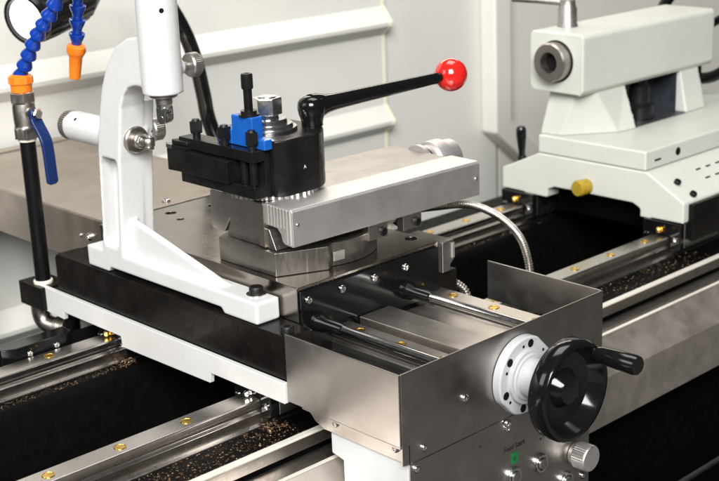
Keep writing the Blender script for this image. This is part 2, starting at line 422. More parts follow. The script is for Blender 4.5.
# ================================================================ CARRIAGE
car = thing('carriage', 'carriage saddle with black block, white side trim and white apron', 'carriage', (.16, .35, -.10))
XT = .004
build(MB().prism([(.1755, -.0575), (.1755, -.006), (.640, -.006), (.6465, -.011), (.6465, -.0575)], 'x', XT, .0405), 'saddle_block', 'black_block', car, .0015)
build(MB().box(.041, .300, .1965, .640, -.080, -.0065), 'saddle_core', 'black_block', car, .001)
tz = [(.1745, -.0575), (.690, -.0575), (.690, -.091), (.627, -.0935), (.625, -.083), (.492, -.083), (.490, -.097), (.309, -.0945), (.307, -.0815), (.1745, -.0815)]
build(MB().prism(tz, 'x', -.003, .0035), 'side_trim', 'trim_paint', car, .0008)
build(MB().box(.0045, .31, .178, .66, -.0835, -.0582), 'saddle_underside', 'black_block', car, .001)
# bearing blocks on the rails
def bearing(yc, x0, x1, root, gl):
    zt = -.0842
    prof = [(yc-.034, zt), (yc-.034, -.112), (yc-.0165, -.116), (yc-.0165, ZR+.0015), (yc+.0165, ZR+.0015), (yc+.0165, -.116), (yc+.034, -.112), (yc+.034, zt)]
    b = build(MB().prism(prof, 'x', x0+.012, x1-.012), 'bearing_block', 'satin_steel', root, .001)
    for xa, xb in ((x0, x0+.0118), (x1-.0118, x1)):
        pe = [(y+(0.0015 if y > yc else -.0015)*-1, z-.0006) for y, z in prof]
        build(MB().prism(pe, 'x', xa, xb), 'end_seal', 'black_gloss', b, .0015)
    if gl:
        n = MB().lathe((x0, yc, -.0895), (-1, 0, 0), [(0, .0045), (.003, .0045), (.003, .003), (.006, .003), (.008, .0042), (.011, .002), (.011, 0)], 14)
        build(n, 'grease_nipple', gl, b)
        build(MB().lathe((x0, yc-.026, -.100), (-1, 0, 0), [(0, .0035), (.0015, .0035), (.002, .0022), (.002, 0)], 12), 'screw', 'bright_steel', b)
        build(MB().lathe((x0, yc+.026, -.100), (-1, 0, 0), [(0, .0035), (.0015, .0035), (.002, .0022), (.002, 0)], 12), 'screw', 'bright_steel', b)
bearing(.2435, .006, .100, car, 'bright_steel'); bearing(.5285, .006, .100, car, 'brass')
bearing(.2435, .20, .295, car, None); bearing(.5285, .20, .295, car, None)
# cross rails in front of the cross slide, seat plates
build(MB().box(.0415, .3, .004, .1955, -.0800, -.0545), 'saddle_deck', 'black_block', car, .0008)
for xc in (.104, .258):
    rp = [(x, z) for x, z in rail_profile(xc, -.024, .030, .030)]
    rl = build(MB().prism(rp, 'y', .004, .60), 'cross_rail', 'ground_steel', car, .0004, 1)
    for y in (.165, .100, .036): screw('p', 'bolt_plug', 'brass', (xc, y, -.0238), (0, 0, 1), .0066, rl)
build(MB().box(.128, .176, .004, .1905, -.0542, -.020), 'screw_cover', 'ground_steel', car, .001)
build(MB().box(.1775, .235, .004, .1905, -.0542, -.034), 'centre_plate', 'ground_steel', car, .001)
build(MB().box(.06, .0875, .004, .185, -.0542, -.046), 'oil_channel', 'black_gloss', car, .001)
for xc, zc in ((.0655, -.0085), (.205, -.0085)):
    rd = build(MB().cyl((xc, .0035, zc), (xc, .184, zc), .0052, n=20), 'support_rod', 'bright_steel', car)
    build(MB().lathe((xc, .1915, zc), (0, -1, 0), [(0, .0115), (.010, .0105), (.016, .0075), (.040, .0066), (.043, .005)], 24), 'rod_boss', 'black_gloss', rd)
screw('c', 'socket_screw', 'black_oxide', (.016, .186, -.006), (0, 0, 1), .0075, car)
# chip tray : three folded stainless plates
tray = build(MB().prism([(.0028, -.100), (.0028, -.0005), (.3330, -.0005), (.3330, -.101), (.0125, -.101)], 'y', .0, .0022), 'tray_front', 'stainless_panel', car, .0007, label='dark stainless tray front with handwheel flange')
tl = build(MB().prism([(.0002, -.0785), (.0002, 0), (.1725, 0), (.1725, -.0785)], 'x', .0, .0022), 'tray_side', 'stainless', car, .0007)
build(MB().prism([(.0, -.102), (.0, -.079), (.150, -.079), (.150, -.0885), (.142, -.0960), (.128, -.1015)], 'x', .0115, .0137), 'tray_flange', 'stainless', tl, .0006)
build(MB().box(.0005, .0137, .001, .150, -.0808, -.0787), 'tray_fold', 'stainless', tl, .0004)
build(MB().prism([(.0025, -.050), (.0025, 0), (.1735, 0), (.1735, -.050)], 'x', .3308, .333), 'tray_side', 'stainless', car, .0007)
for y in (.108, .018): screw('b', 'screw', 'satin_steel', (.0113, y, -.0885), (-1, 0, 0), .0042, tl)
for x, z in ((.033, -.089), (.095, -.055), (.163, -.1075)): screw('b', 'screw', 'bright_steel', (x, -.0002, z), (0, -1, 0), .0048 if x > .05 else .004, tray)
# apron
build(MB().prism([(.004, -.1025), (.121, -.1025), (.121, -.128), (.103, -.1315), (.103, -.160), (.083, -.166), (.083, -.40), (.004, -.40)], 'x', .0145, .3105), 'apron', 'apron_paint', car, .002)
cp = build(MB().box(.0142, .3120, .0012, .0035, -.40, -.1022), 'control_panel', 'stainless_panel', car, .0006, label='dark brushed control panel with push buttons and a knurled knob')
for x, z in ((.0225, -.1095), (.1635, -.113)): screw('b', 'screw', 'bright_steel', (x, .0010, z), (0, -1, 0), .0046, cp)
screw('b', 'screw', 'bright_steel', (.300, .0010, -.222), (0, -1, 0), .0045, cp)
screw('b', 'screw', 'black_print', (.120, .0010, -.1195), (0, -1, 0), .0016, cp)
for x, z in ((.1735, -.175), (.220, -.176), (.2665, -.216)):
    bt = build(MB().lathe((x, .001, z), (0, -1, 0), [(0, .0115), (.003, .0115), (.0045, .0105), (.0045, .0082), (.0028, .0080), (.0028, 0)], 28), 'push_button', 'bright_steel', cp)
    build(MB().lathe((x, -.0016, z), (0, -1, 0), [(0, .0072), (.003, .0072), (.004, .006), (.0042, 0)], 24), 'button_cap', 'satin_steel', bt)
kn = build(MB().lathe((.283, .0005, -.1865), (0, -1, 0), [(0, .0125), (.006, .0125), (.006, .0150), (.007, .0156), (.0235, .0156), (.025, .0146), (.025, 0)], 72, lambda k, t: 1+(.018*math.cos(36*t) if k in (3, 4) else 0)), 'knob', 'aluminium', cp, ang=30)
build(MB().box(.2822, .2838, -.0252, -.02, -.172, -.1715), 'pointer', 'black_print', kn)

def text(body, name, size, loc, m, parent, extr=.0001):
    cu = bpy.data.curves.new(name, 'FONT'); cu.body = body; cu.size = size; cu.align_x = 'CENTER'; cu.extrude = extr
    t = bpy.data.objects.new('tmp', cu); COL.objects.link(t); bpy.context.view_layer.update()
    me = bpy.data.meshes.new_from_object(t.evaluated_get(bpy.context.evaluated_depsgraph_get()))
    bpy.data.objects.remove(t); bpy.data.curves.remove(cu)
    me.name = name
    o = link(name, me, m, parent); o.rotation_euler = (R(90), 0, 0); o.location = V(loc)-base_of(parent)
    return o
text('Feed Start', 'feed_start_lettering', .0085, (.1765, .0009, -.1425), 'black_print', cp)
g = build(MB().box(.1705, .1825, .0006, .0011, -.1605, -.1475), 'green_symbol', 'green_print', cp)
text('II', 'symbol_mark', .0075, (.1765, .0004, -.1570), 'black_print', g)
text('+', 'plus_mark', .008, (.222, .0009, -.150), 'black_print', cp)

# ---- handwheel on the tray front
hw = thing('handwheel', 'glossy black handwheel with white bolted flange on the tray front', 'handwheel', (.183, -.03, -.055))
fl = build(MB().lathe((.183, -.0006, -.055), (0, -1, 0), [(0, .0440), (.009, .0440), (.0105, .0425), (.0105, .0312), (.0150, .0305), (.0150, .0265), (.0165, .0255), (.0165, .0215), (.052, .0215), (.0535, .020), (.0535, 0)], 64,
           lambda k, t: (min(1., .955/max(.001, abs(math.cos(t-math.pi*.25)))) if k < 3 else 1)), 'flange', 'flange_paint', hw, .0005, ang=30)
for k in range(6):
    a = R(20+60*k)
    c = (.183+0.0365*math.cos(a), -.0114, -.055+0.0365*math.sin(a))
    screw('p', 'socket_hole', 'dark_hole', c, (0, -1, 0), .0046, fl)
    c = (.183+.0355*math.cos(a+.33), -.0114, -.055+.0355*math.sin(a+.33))
    screw('p', 'dowel_hole', 'dark_hole', c, (0, -1, 0), .0018, fl)
whp = [(.051, .012), (.054, .020), (.0560, .034), (.0555, .046), (.0560, .0530), (.060, .0555), (.0745, .0555), (.0780, .0535), (.0790, .050), (.0775, .0470), (.070, .0440), (.0625, .0400), (.0600, .034), (.0600, .022), (.0665, .017), (.0705, .015), (.0715, .012), (.0715, 0)]
wh = build(MB().lathe((.183, 0, -.055), (0, -1, 0), whp, 72), 'wheel', 'black_gloss', hw)
hx, hz = .183+.0335, -.055+.0335
build(MB().lathe((hx, -.0765, hz), (0, -1, 0), [(0, .0065), (.004, .0065), (.0045, .0085), (.010, .0095), (.030, .0104), (.049, .0108), (.0535, .0098), (.055, .008), (.055, 0)], 32), 'grip', 'black_gloss', wh)

# ================================================================ CROSS SLIDE
cs = thing('cross_slide', 'ground steel cross slide table with black front plate and round screws', 'cross slide', (.155, .39, -.005))
c_ = build(MB().box(.0415, .268, .1965, .588, -.0055, .0355), 'table', 'table_steel', cs, .0012)
holes = [(.135, .560), (.125, .525), (.195, .545), (.285-.03, .23)]
cut(c_, [MB().lathe((x, y, .0365), (0, 0, -1), [(0, .0075 if k != 1 else .005), (.009, .0075 if k != 1 else .005), (.009, .0035), (.022, .0035)], 24) for k, (x, y) in enumerate(holes)], cs)
pl = build(MB().prism([(.0435, -.018), (.0435, .0305), (.264, .0305), (.264, -.030), (.128, -.030), (.118, -.018)], 'y', .1922, .1962), 'front_plate', 'black_gloss', cs, .001)
for x in (.053, .104, .155, .206): screw('b', 'screw', 'bright_steel', (x, .1920, .0195), (0, -1, 0), .0048, pl)
br = build(MB().prism([(.2685, -.004), (.2685, .0345), (.289, .0345), (.289, .010), (.282, .004), (.282, -.004)], 'y', .190, .250), 'side_bracket', 'stainless', cs, .001)
build(MB().box(.284, .2885, .1885, .1898, .012, .031), 'cover_tab', 'aluminium', br, .0004)

# ---- stainless rear cover of the cross slide
rc = thing('rear_cover', 'wide folded stainless cover sheet behind the cross slide', 'cover', (.4, .85, -.03))
RX = .318
pr = [(.0525, -.032), (.0525, .0330), (.0545, .0355), (RX, .0355), (RX, .0335), (.0555, .0335), (.0545, .032), (.0545, -.032)]
build(MB().prism(pr, 'y', .5935, 1.075), 'sheet', 'cover_sheet', rc, .0006)
build(MB().box(.0548, RX, .594, .596, -.03, .0332), 'end_web', 'cover_sheet', rc)
build(MB().prism([(1.073, .0359), (1.073, .0375), (1.1, .0375), (1.1, .0359)], 'x', .0525, RX), 'rear_fold', 'cover_sheet', rc, .0003)
screw('b', 'screw', 'bright_steel', (.165, .612, .0354), (0, 0, 1), .0062, rc)
screw('b', 'screw', 'bright_steel', (.0523, .632, .008), (-1, 0, 0), .0058, rc)
screw('b', 'screw', 'satin_steel', (.0523, .655, .006), (-1, 0, 0), .0032, rc)
for x in (.0550, .24):
    build(MB().box(x, x+.01, 1.02, 1.05, -.41, -.03), 'support_leg', 'pit_black', rc)
build(MB().box(.07, .25, .66, .69, -.12, -.031), 'support_rail', 'pit_black', rc)

# ================================================================ COMPOUND SLIDE
RotC = Matrix.Translation((.06, .22, 0)) @ Matrix.Rotation(R(-2.2), 4, 'Z') @ Matrix.Translation((-.06, -.22, 0))
cp_ = thing('compound_slide', 'steel compound slide with pale aluminium side cover on swivel base', 'compound slide', (.18, .29, .0355))
sw = [(.0510, .345), (.0510, .243), (.108, .2165)]
for k in range(0, 31):
    a = R(-112+k*232/30); sw.append((.150+.0830*math.cos(a), .300+.0830*math.sin(a)))
sw += [(.10, .372)]
swb = build(MB().prism(sw, 'z', .0359, .0635), 'swivel_base', 'slide_steel', cp_, .0009)
mk = MB().prism([(-.008, 0), (.008, 0), (.008, .011), (-.008, .011)], 'y', -.0012, 0)
mk.xf(Matrix.Translation((.126, .2192, .0425)) @ Matrix.Rotation(R(-6), 4, 'Z'))
mkb = build(mk, 'index_plate', 'aluminium', swb, .0005)
# male dovetail, upper slide body (profile in y,z extruded along x)
build(MB().prism([(.247, .0646), (.2585, .0872), (.3305, .0872), (.3405, .0646)], 'x', .0560, .335).xf(RotC), 'dovetail', 'slide_steel', cp_, .0005)
body = [(.2635, .1170), (.2635, .0655), (.2735, .0655)]
for k in range(7):
    a = R(180-k*90/6); body.append((.2795+.006*math.cos(a), .0690+.0075*math.sin(a)+.001))
body += [(.3260, .0885), (.3290, .0885), (.3420, .0690), (.3640, .0690), (.3660, .0710), (.3660, .1150), (.3640, .1170)]
build(MB().prism(body, 'x', .0530, .345).xf(RotC), 'slide_body', 'ground_steel_x', cp_, .0007)
# aluminium cover: L shaped, ribbed end
cvp = [(.2632, .1178), (.2632, .0930), (.2420, .0920), (.2360, .0860), (.2340, .0790), (.2300, .0755), (.2150, .0745), (.2140, .0755), (.2140, .1150), (.2168, .1178)]
ac = build(MB().prism(cvp, 'x', .0555, .352).xf(RotC), 'side_cover', 'aluminium', cp_, .0006)
mbr = MB()
for k in range(8):
    y0 = .2175+k*.0056
    zb = .0765 if y0 < .228 else .0935
    mbr.box(.0541, .0556, y0, y0+.0038, zb, .1165)
build(mbr.xf(RotC), 'ribbed_end', 'aluminium', ac, .0003, 1)
p = RotC @ V((.0625, .2138, .100))
screw('b', 'screw', 'satin_steel', p, (0, -1, 0), .0022, ac); screw('b', 'screw', 'satin_steel', RotC @ V((.345, .2138, .097)), (0, -1, 0), .0022, ac)
# gib lugs below the cover
for x in (.188, .243):
    lg = build(MB().box(x-.020, x+.010, .2160, .2270, .0560, .0742).xf(RotC), 'gib_lug', 'ground_steel_x', cp_, .0006)
    screw('c', 'gib_screw', 'black_oxide', RotC @ V((x+.001, .2172, .0640)), (0, -1, 0), .0052, lg)
# dial at the far end
dl = build(MB().lathe((.347, .305, .098), (1, -.03, 0), [(0, .026), (.006, .026), (.006, .0225), (.022, .0225), (.022, .0265), (.027, .0275), (.040, .0275), (.042, .026), (.042, .0245), (.060, .024), (.062, .022), (.062, 0)], 48), 'dial', 'aluminium', cp_, ang=30)
build(MB().lathe((.3565, .3047, .098), (1, -.03, 0), [(0, .0229), (.0018, .0229)], 48), 'dial_ring', 'black_oxide', dl)

# ================================================================ TOOL POST
PC = V((.1050, .3070, .1174))
tp = thing('tool_post', 'black round quick change tool post with steel nut and lever', 'tool post', PC)
RP = .063
def post_outline():
    pts = []
    n = 96
    for k in range(n):
        a = 2*math.pi*k/n; x, y = RP*math.cos(a), RP*math.sin(a)
        pts.append((PC.x+max(-.0365, min(.0565, x)), PC.y+max(-.0585, y)))
    out = [pts[0]]
    for q in pts[1:]:
        if (V(q)-V(out[-1])).length > .0008: out.append(q)
    return out
build(MB().prism(post_outline(), 'z', .1222, .1872), 'body', 'black_oxide', tp, .0022, 3, 25)
build(MB().lathe((PC.x, PC.y, .1179), (0, 0, 1), [(0, .0560), (.0041, .0560)], 144, lambda k, t: 1+.016*(1 if math.sin(48*t) > 0 else -1)), 'serrated_ring', 'satin_steel', tp, ang=20)
build(MB().lathe((PC.x, PC.y, .1870), (0, 0, 1), [(0, .0335), (.003, .0335), (.0045, .0325), (.0045, .0290), (.0075, .0285), (.0085, .0275), (.0085, .0225), (.0125, .0222), (.0140, .0210), (.0140, .0130), (.0185, .0125), (.0185, 0)], 48), 'washer_stack', 'bright_steel', tp, ang=30)
hx6 = [(PC.x+.0172*math.cos(R(12+60*k)), PC.y+.0172*math.sin(R(12+60*k))) for k in range(6)]
nu = build(MB().prism(hx6, 'z', .2056, .2255), 'clamp_nut', 'zinc', tp, .0013, 2)
build(MB().lathe((PC.x, PC.y, .2255), (0, 0, 1), [(0, .0110), (.0012, .0108), (.0018, .0095), (.0018, 0)], 32), 'stud_end', 'zinc', nu)
hub = V((.1520, .2840, .2090))
lv = build(MB().lathe((hub.x, hub.y, .1874), (0, 0, 1), [(0, .0128), (.004, .0126), (.008, .0134), (.013, .0152), (.020, .0166), (.027, .0160), (.031, .0135), (.034, .0080), (.035, 0)], 32), 'lever_hub', 'black_gloss', tp)
ball = V((.3880, .2820, .2120))
dr = (ball-hub).normalized()
build(MB().lathe(hub, dr, [(.0, .0150), (.010, .0146), (.017, .0128), (.024, .0112), (.034, .0100), (.05, .0094), (.20, .0072), (.208, .0074), (.2095, .0060), (.222, .0060)], 24), 'lever_rod', 'black_gloss', lv)
build(MB().sphere(ball, .0212, 40, 24), 'ball_knob', 'red_plastic', lv)

# ================================================================ TOOL HOLDER + TOOL
pm = text('A', 'post_mark', .006, (PC.x+.002, PC.y-.0586, .1500), 'trim_paint', tp)
th = thing('tool_holder', 'black slotted tool holder with clamp screws on the tool post', 'tool holder', (.057, .33, .123))
hp = [(.0440, .1235), (.0440, .1375), (.0612, .1375), (.0612, .1652), (.0440, .1652), (.0440, .1780), (.0682, .1780), (.0682, .1235)]
build(MB().prism(hp, 'y', .2630, .4000), 'holder_body', 'black_oxide', th, .0009)
for y in (.374, .321, .272): screw('s', 'clamp_screw', 'black_oxide', (.0515, y, .1765), (0, 0, 1), .0076, th, .3+y*9)
for y in (.272, .288): build(MB().cyl((.0515, y, .1380), (.0515, y, .1655), .0048, n=16), 'clamp_shaft', 'black_oxide', th)
bl = MB().box(.0560, .0720, .2760, .3130, .1782, .2130)
bl.box(.0560, .0690, .3135, .3400, .1782, .1960)
for k in range(6): pass
bo = build(bl, 'height_stop', 'blue_enamel', th, .0016, 3)
build(MB().prism([(.0560, .2560), (.0560, .2755), (.0720, .2755), (.0690, .2680), (.0675, .2610), (.0680, .2560)], 'z', .1782, .1900), 'stop_arm', 'blue_enamel', bo, .0016, 3)
sd = build(MB().lathe((.0640, .2900, .2131), (0, 0, 1), [(0, .0118), (.002, .0118), (.002, .0092), (.006, .0092), (.006, .0050), (.030, .0050), (.030, .0060), (.0315, .0068), (.0460, .0068), (.0475, .0058), (.0475, .0030), (.043, .0030), (.043, 0)], 28), 'adjusting_stud', 'black_oxide', th, ang=28)

tool = thing('turning_tool', 'black square shank turning tool clamped in the holder', 'cutting tool', (.050, .36, .138))
tb = build(MB().prism([(.0360, .3000), (.0360, .3930), (.0345, .4120), (.0400, .4190), (.0480, .4140), (.0598, .3960), (.0598, .3000)], 'z', .1379, .1640), 'shank', 'black_oxide', tool, .0008)
build(MB().prism([(.0352, .4040), (.0350, .4140), (.0398, .4205), (.0465, .4150), (.0440, .4040)], 'z', .1642, .1690), 'insert', 'satin_steel', tool, .0005)
build(MB().prism([(.0390, .3780), (.0370, .4040), (.0410, .4100), (.0500, .4040), (.0530, .3830), (.0500, .3760)], 'z', .1692, .1745), 'insert_clamp', 'black_oxide', tool, .0016, 3)
build(MB().box(.0362, .052, .378, .4035, .1642, .1690), 'clamp_pad', 'black_oxide', tool, .0006)

# ================================================================ FOLLOW REST
fo = thing('follow_rest', 'white cast follow rest with two roller fingers bolted on saddle', 'follow rest', (.025, .40, -.006))
XL = .0062
mb = MB()
mb.prism([(.2250, -.0058), (.2850, -.0058), (.2900, .0008), (.5150, .0008), (.5200, -.0058), (.5660, -.0058), (.5660, .0215), (.2250, .0200)], 'x', XL, .0395)
colp = [(.4845, .0150), (.5300, .0150), (.5255, .0500), (.5180, .1530), (.5060, .2030), (.4960, .2330), (.4800, .2620), (.4600, .2830), (.4350, .2950), (.4050, .2990),
        (.4050, .2420), (.4290, .2400), (.4420, .2360), (.4520, .2260), (.4600, .2100), (.4640, .1900), (.4730, .1400)]
mb.prism(colp, 'x', XL, .0400)
mb.prism([(.4845, .0370), (.5300, .0370), (.5180, .1530), (.5060, .2030), (.4600, .2150), (.4650, .1900), (.4730, .1400)], 'x', .035, .0560)
mb.prism([(.2900, .0150), (.4900, .0150), (.4900, .0680), (.4720, .0650), (.3000, .0230)], 'x', .0190, .0290)   # gusset
mb.cyl((.0270, .3990, .2320), (.0270, .3990, .420), .0238, n=48)
mb.cyl((.0270, .4760, .1680), (.0270, .6000, .1680), .0192, n=40)
mb.cyl((.0490, .3990, .2590), (.0560, .3990, .2590), .0095, n=24)
mb.cyl((.0400, .4730, .1760), (.0470, .4730, .1760), .0085, n=24)
# pocket in the left face: walls only (floor 6 mm deep) -> cut below
cst = build(mb, 'casting', 'white_paint', fo, 0)
rm = cst.modifiers.new('remesh', 'REMESH'); rm.mode = 'VOXEL'; rm.voxel_size = .0015
bpy.context.view_layer.update()
me = bpy.data.meshes.new_from_object(cst.evaluated_get(bpy.context.evaluated_depsgraph_get()))
cst.modifiers.clear(); cst.data = me; me.name = 'casting'
pk = MB().prism([(.4910, .0330), (.4960, .0290), (.5170, .0290), (.5225, .0340), (.5205, .0600), (.5150, .1350), (.5110, .1440), (.4815, .1440), (.4790, .1380)], 'x', XL-.01, XL+.020)
cut(cst, [pk], fo)
rm = cst.modifiers.new('remesh', 'REMESH'); rm.mode = 'VOXEL'; rm.voxel_size = .0014; rm.use_smooth_shade = True
sm = cst.modifiers.new('smooth', 'SMOOTH'); sm.factor = .5; sm.iterations = 7
def knurl(k0, k1): return lambda k, t: 1+(.02*math.cos(40*t) if k0 <= k <= k1 else 0)
def finger(p, d, sidevec, root, name):
    p = V(p); d = V(d).normalized(); s_ = V(sidevec).normalized()
    col = build(MB().lathe(p, d, [(-.008, .0165), (.003, .0165), (.0045, .0150), (.0045, .0100), (.012, .0098), (.013, .0085)], 32), name, 'slide_steel', root, ang=30)
    build(MB().lathe(p+d*.010, d, [(0, .0092), (.007, .0092), (.008, .0085)], 24, lambda k, t: hexr(t)), 'lock_nut', 'satin_steel', col)
    fk = MB()
    for sg in (-1, 1):
        pts = []
        w = d.cross(s_)
        c = p+s_*sg*.0062
        ring = [(-.0065, .016), (-.0065, .029)]+[(-.0065*math.cos(R(a)), .029+.0065*math.sin(R(a))) for a in (30, 60, 90, 120, 150)]+[(.0065, .029), (.0065, .016)]
        vs = []
        for th_ in (-.0014, .0014):
            vs += [c+s_*th_+w*u+d*v for u, v in ring]
        n = len(ring)
        fk.add(vs, [list(range(n)), list(range(n, 2*n))[::-1]]+[(i, i+n, (i+1) % n+n, (i+1) % n) for i in range(n)])
    fk.lathe(p+d*.014, d, [(0, .0078), (.0075, .0078)], 20)
    build(fk, 'fork', 'satin_steel', col, .0005)
    build(MB().lathe(p+d*.0280-s_*.0045, s_, [(0, .0068), (.0015, .0075), (.0075, .0075), (.009, .0068)], 28), 'roller', 'nickel', col)
    build(MB().lathe(p+d*.0280-s_*.0082, s_, [(0, .0026), (.0164, .0026)], 14), 'roller_pin', 'satin_steel', col)
finger((.0270, .3990, .2320), (0, 0, -1), (1, .3, 0), fo, 'top_finger')
finger((.0280, .4665, .1680), (0, -1, 0), (.2, 0, 1), fo, 'side_finger')
for p, d in (((.0555, .3990, .2590), (1, 0, 0)), ((.0465, .4740, .1740), (1, -.15, 0))):
    ts = build(MB().lathe(p, d, [(0, .0055), (.008, .0055), (.009, .0125), (.011, .0140), (.021, .0140), (.023, .0128), (.023, 0)], 80, knurl(3, 4)), 'thumb_screw', 'knurl_grey', fo, ang=30)
build(MB().lathe((.0270, .5985, .1680), (0, 1, 0), [(0, .0170), (.002, .0185), (.013, .0185), (.015, .017), (.015, 0)], 80, knurl(1, 2)), 'knurled_cap', 'knurl_grey', fo, ang=30)
wsh = build(MB().lathe((.0270, .2500, .0200), (0, 0, 1), [(0, .0115), (.0016, .0115), (.0018, .008)], 32), 'washer', 'bright_steel', fo)
screw('c', 'socket_screw', 'black_oxide', (.0270, .2500, .0216), (0, 0, 1), .0082, fo)
screw('p', 'set_screw', 'dark_hole', (.0180, .3768, .3290), (-.3, -.95, 0), .0028, fo)
screw('p', 'set_screw', 'dark_hole', (.0135, .5750, .1815), (-.7, 0, .7), .0022, fo)

# ================================================================ COOLANT LINE
cl = thing('coolant_pipe', 'black coolant standpipe with nickel ball valve and blue lever', 'pipe', (.0080, .690, -.09))
px, py = .0075, .690
build(MB().box(-.0105, .0340, .668, .7260, -.0905, -.0578).add([], []), 'mounting_block', 'black_block', cl, .0015)
build(MB().lathe((px, py, -.0576), (0, 0, 1), [(0, .0130), (.0035, .0130), (.0045, .0120)], 32), 'gasket', 'pale_gasket', cl)
build(MB().cyl((px, py, -.054), (px, py, .1420), .0105, n=32), 'standpipe', 'black_rubber', cl)
build(MB().lathe((px, py, .1395), (0, 0, 1), [(0, .0120), (.004, .0120)], 32), 'seal_ring', 'pale_gasket', cl)
vb = build(MB().lathe((px, py, .1440), (0, 0, 1), [(0, .0165), (.013, .0165), (.015, .0148), (.017, .0143), (.024, .0150), (.040, .0150), (.046, .0143), (.048, .0165), (.060, .0165), (.061, .0140)], 48, lambda k, t: (hexr(t, .5)*1.06 if k in (0, 1, 7, 8) else 1)), 'valve_body', 'nickel', cl, .0005, ang=25)
vx = V((.12, -1, 0)).normalized()
pc = V((px, py, .178))
build(MB().lathe(pc, vx, [(.010, .0080), (.018, .0080), (.018, .0060), (.0215, .0060)], 24), 'valve_stem', 'nickel', vb)
build(MB().lathe(pc+vx*.0245, vx, [(0, .0075), (.005, .0075), (.006, .006), (.006, 0)], 24, lambda k, t: hexr(t)), 'stem_nut', 'bright_steel', vb, ang=25)
# blue lever: flat strip bent down
hp_ = [pc+vx*.0225+V((0, 0, .006)), pc+vx*.0225+V((0, 0, -.006)), pc+vx*.027+V((0, 0, -.014)), pc+vx*.038+V((0, 0, -.030)), pc+vx*.042+V((0, 0, -.045)), pc+vx*.044+V((0, 0, -.082)), pc+vx*.0445+V((0, 0, -.092))]
hp_ = catmull(hp_, 5)
wv = vx.cross(V((0, 0, 1))).normalized(); mb = MB(); n = len(hp_)
vs = []
for i, q in enumerate(hp_):
    t = (hp_[min(i+1, n-1)]-hp_[max(0, i-1)]).normalized(); nn = t.cross(wv).normalized()
    w_ = .0085*(1 if i < n-3 else (.93, .75, .45)[i-(n-3)]); k_ = .0026
    vs += [q-wv*w_-nn*k_, q+wv*w_-nn*k_, q+wv*w_+nn*k_, q-wv*w_+nn*k_]
fs = [(0, 1, 2, 3), tuple(4*(n-1)+k for k in (3, 2, 1, 0))]
for i in range(n-1):
    for k in range(4): fs.append((4*i+k, 4*i+(k+1) % 4, 4*i+4+(k+1) % 4, 4*i+4+k))
mb.add(vs, fs)
build(mb, 'lever', 'navy_vinyl', vb, .0016, 3)
# elbow under the mounting block
ep = catmull([(.004, .700, -.0903), (.004, .700, -.104), (.006, .694, -.1155), (.012, .680, -.1205), (.02, .662, -.1205)], 6)
el = build(MB().tube(ep, .0125, 24), 'elbow', 'nickel', cl)
build(MB().lathe((.0135, .676, -.1205), (.4, -.9, 0), [(0, .0150), (.007, .0150)], 32), 'elbow_collar', 'nickel', el, .001)

# segmented blue hose rising from the valve and looping over to the nozzle
ho = thing('coolant_hose', 'segmented blue coolant hose looping from valve to orange nozzle', 'hose', (px, py, .205))
build(MB().lathe((px, py, .2052), (0, 0, 1), [(0, .0135), (.009, .0140), (.011, .0158), (.019, .0158), (.021, .0140), (.023, .0110)], 36, lambda k, t: 1+(.03*math.cos(12*t) if k in (2, 3) else 0)), 'hose_adapter', 'orange_plastic', ho, ang=30)
path = catmull([(px, py, .224), (.0085, .668, .250), (.0110, .640, .283), (.0150, .611, .310), (.0200, .585, .345), (.0280, .580, .385), (.0430, .590, .405), (.0560, .606, .390), (.0600, .6135, .350), (.0600, .622, .300), (.0600, .632, .262)], 20)
L_ = [0]
for a, b in zip(path, path[1:]): L_.append(L_[-1]+(b-a).length)
def along(d):
    for i in range(len(L_)-1):
        if L_[i+1] >= d: break
    t = (d-L_[i])/(L_[i+1]-L_[i]); return path[i].lerp(path[i+1], t), (path[i+1]-path[i]).normalized()
SEG = to_mesh(MB().lathe((0, 0, 0), (0, 0, 1), [(-.0060, 0.0032), (-.0035, 0.0059), (.0001, 0.0064), (.0030, 0.0061), (.0060, 0.0067), (.0105, 0.0086), (.0150, 0.0102), (.0172, 0.0105), (.0178, 0.0098), (.0165, 0.0076)], 28), 'hose_segment', ang=40)
nseg = int(L_[-1]/.0182); st_ = L_[-1]/nseg
for k in range(nseg):
    p, _ = along(min(L_[-1]-1e-5, k*st_+.001)); p2, _ = along(min(L_[-1]-1e-5, (k+1)*st_))
    up_going = p2.z > p.z or p.z > .37
    place('hose_segment', SEG, 'blue_plastic', p2, p-p2, ho)
dn = (path[-1]-path[-3]).normalized()
build(MB().lathe(path[-1]-dn*.003, dn, [(0, .0080), (.003, .0122), (.010, .0125), (.013, .0112), (.018, .0086), (.046, .0074), (.047, .0064), (.047, .0046), (.030, .0044), (.030, 0)], 32), 'nozzle', 'orange_plastic', ho, ang=30)

# ================================================================ WORK LAMP
lam = thing('work_lamp', 'black ribbed work lamp with glowing white lens on flexible arm', 'lamp', (.405, .643, -.1262))
lc = V((.1140, .85, .2740))
bd = (V((.73, -.68, 0))*.42+V((0, 0, 1))*.40+fwd*.80).normalized()
build(MB().lathe(lc, bd, [(.012, 0), (.012, .0290), (-.002, .0325), (-.002, .0370), (.008, .0382), (.013, .0372), (.015, .0385), (.040, .0400), (.110, .0400), (.140, .028), (.150, .014), (.150, 0)], 64, lambda k, t: 1+(.025*math.cos(40*t) if 6 <= k <= 8 else 0)), 'lamp_head', 'black_oxide', lam, ang=30)
build(MB().lathe(lc, bd, [(.0065, 0), (.005, .016), (.0020, .0298), (.0075, .0300)], 48), 'lens', 'lamp_lens', lam)
bk = lc+bd*.150
arm = catmull([bk-bd*.01, bk+bd*.02, (.310, .845, .330), (.333, .815, .280), (.352, .80, .232), (.370, .80, .182), (.380, .80, .130), (.386, .795, .08), (.395, .75, -.01), (.40, .68, -.07), (.405, .645, -.122)], 10)
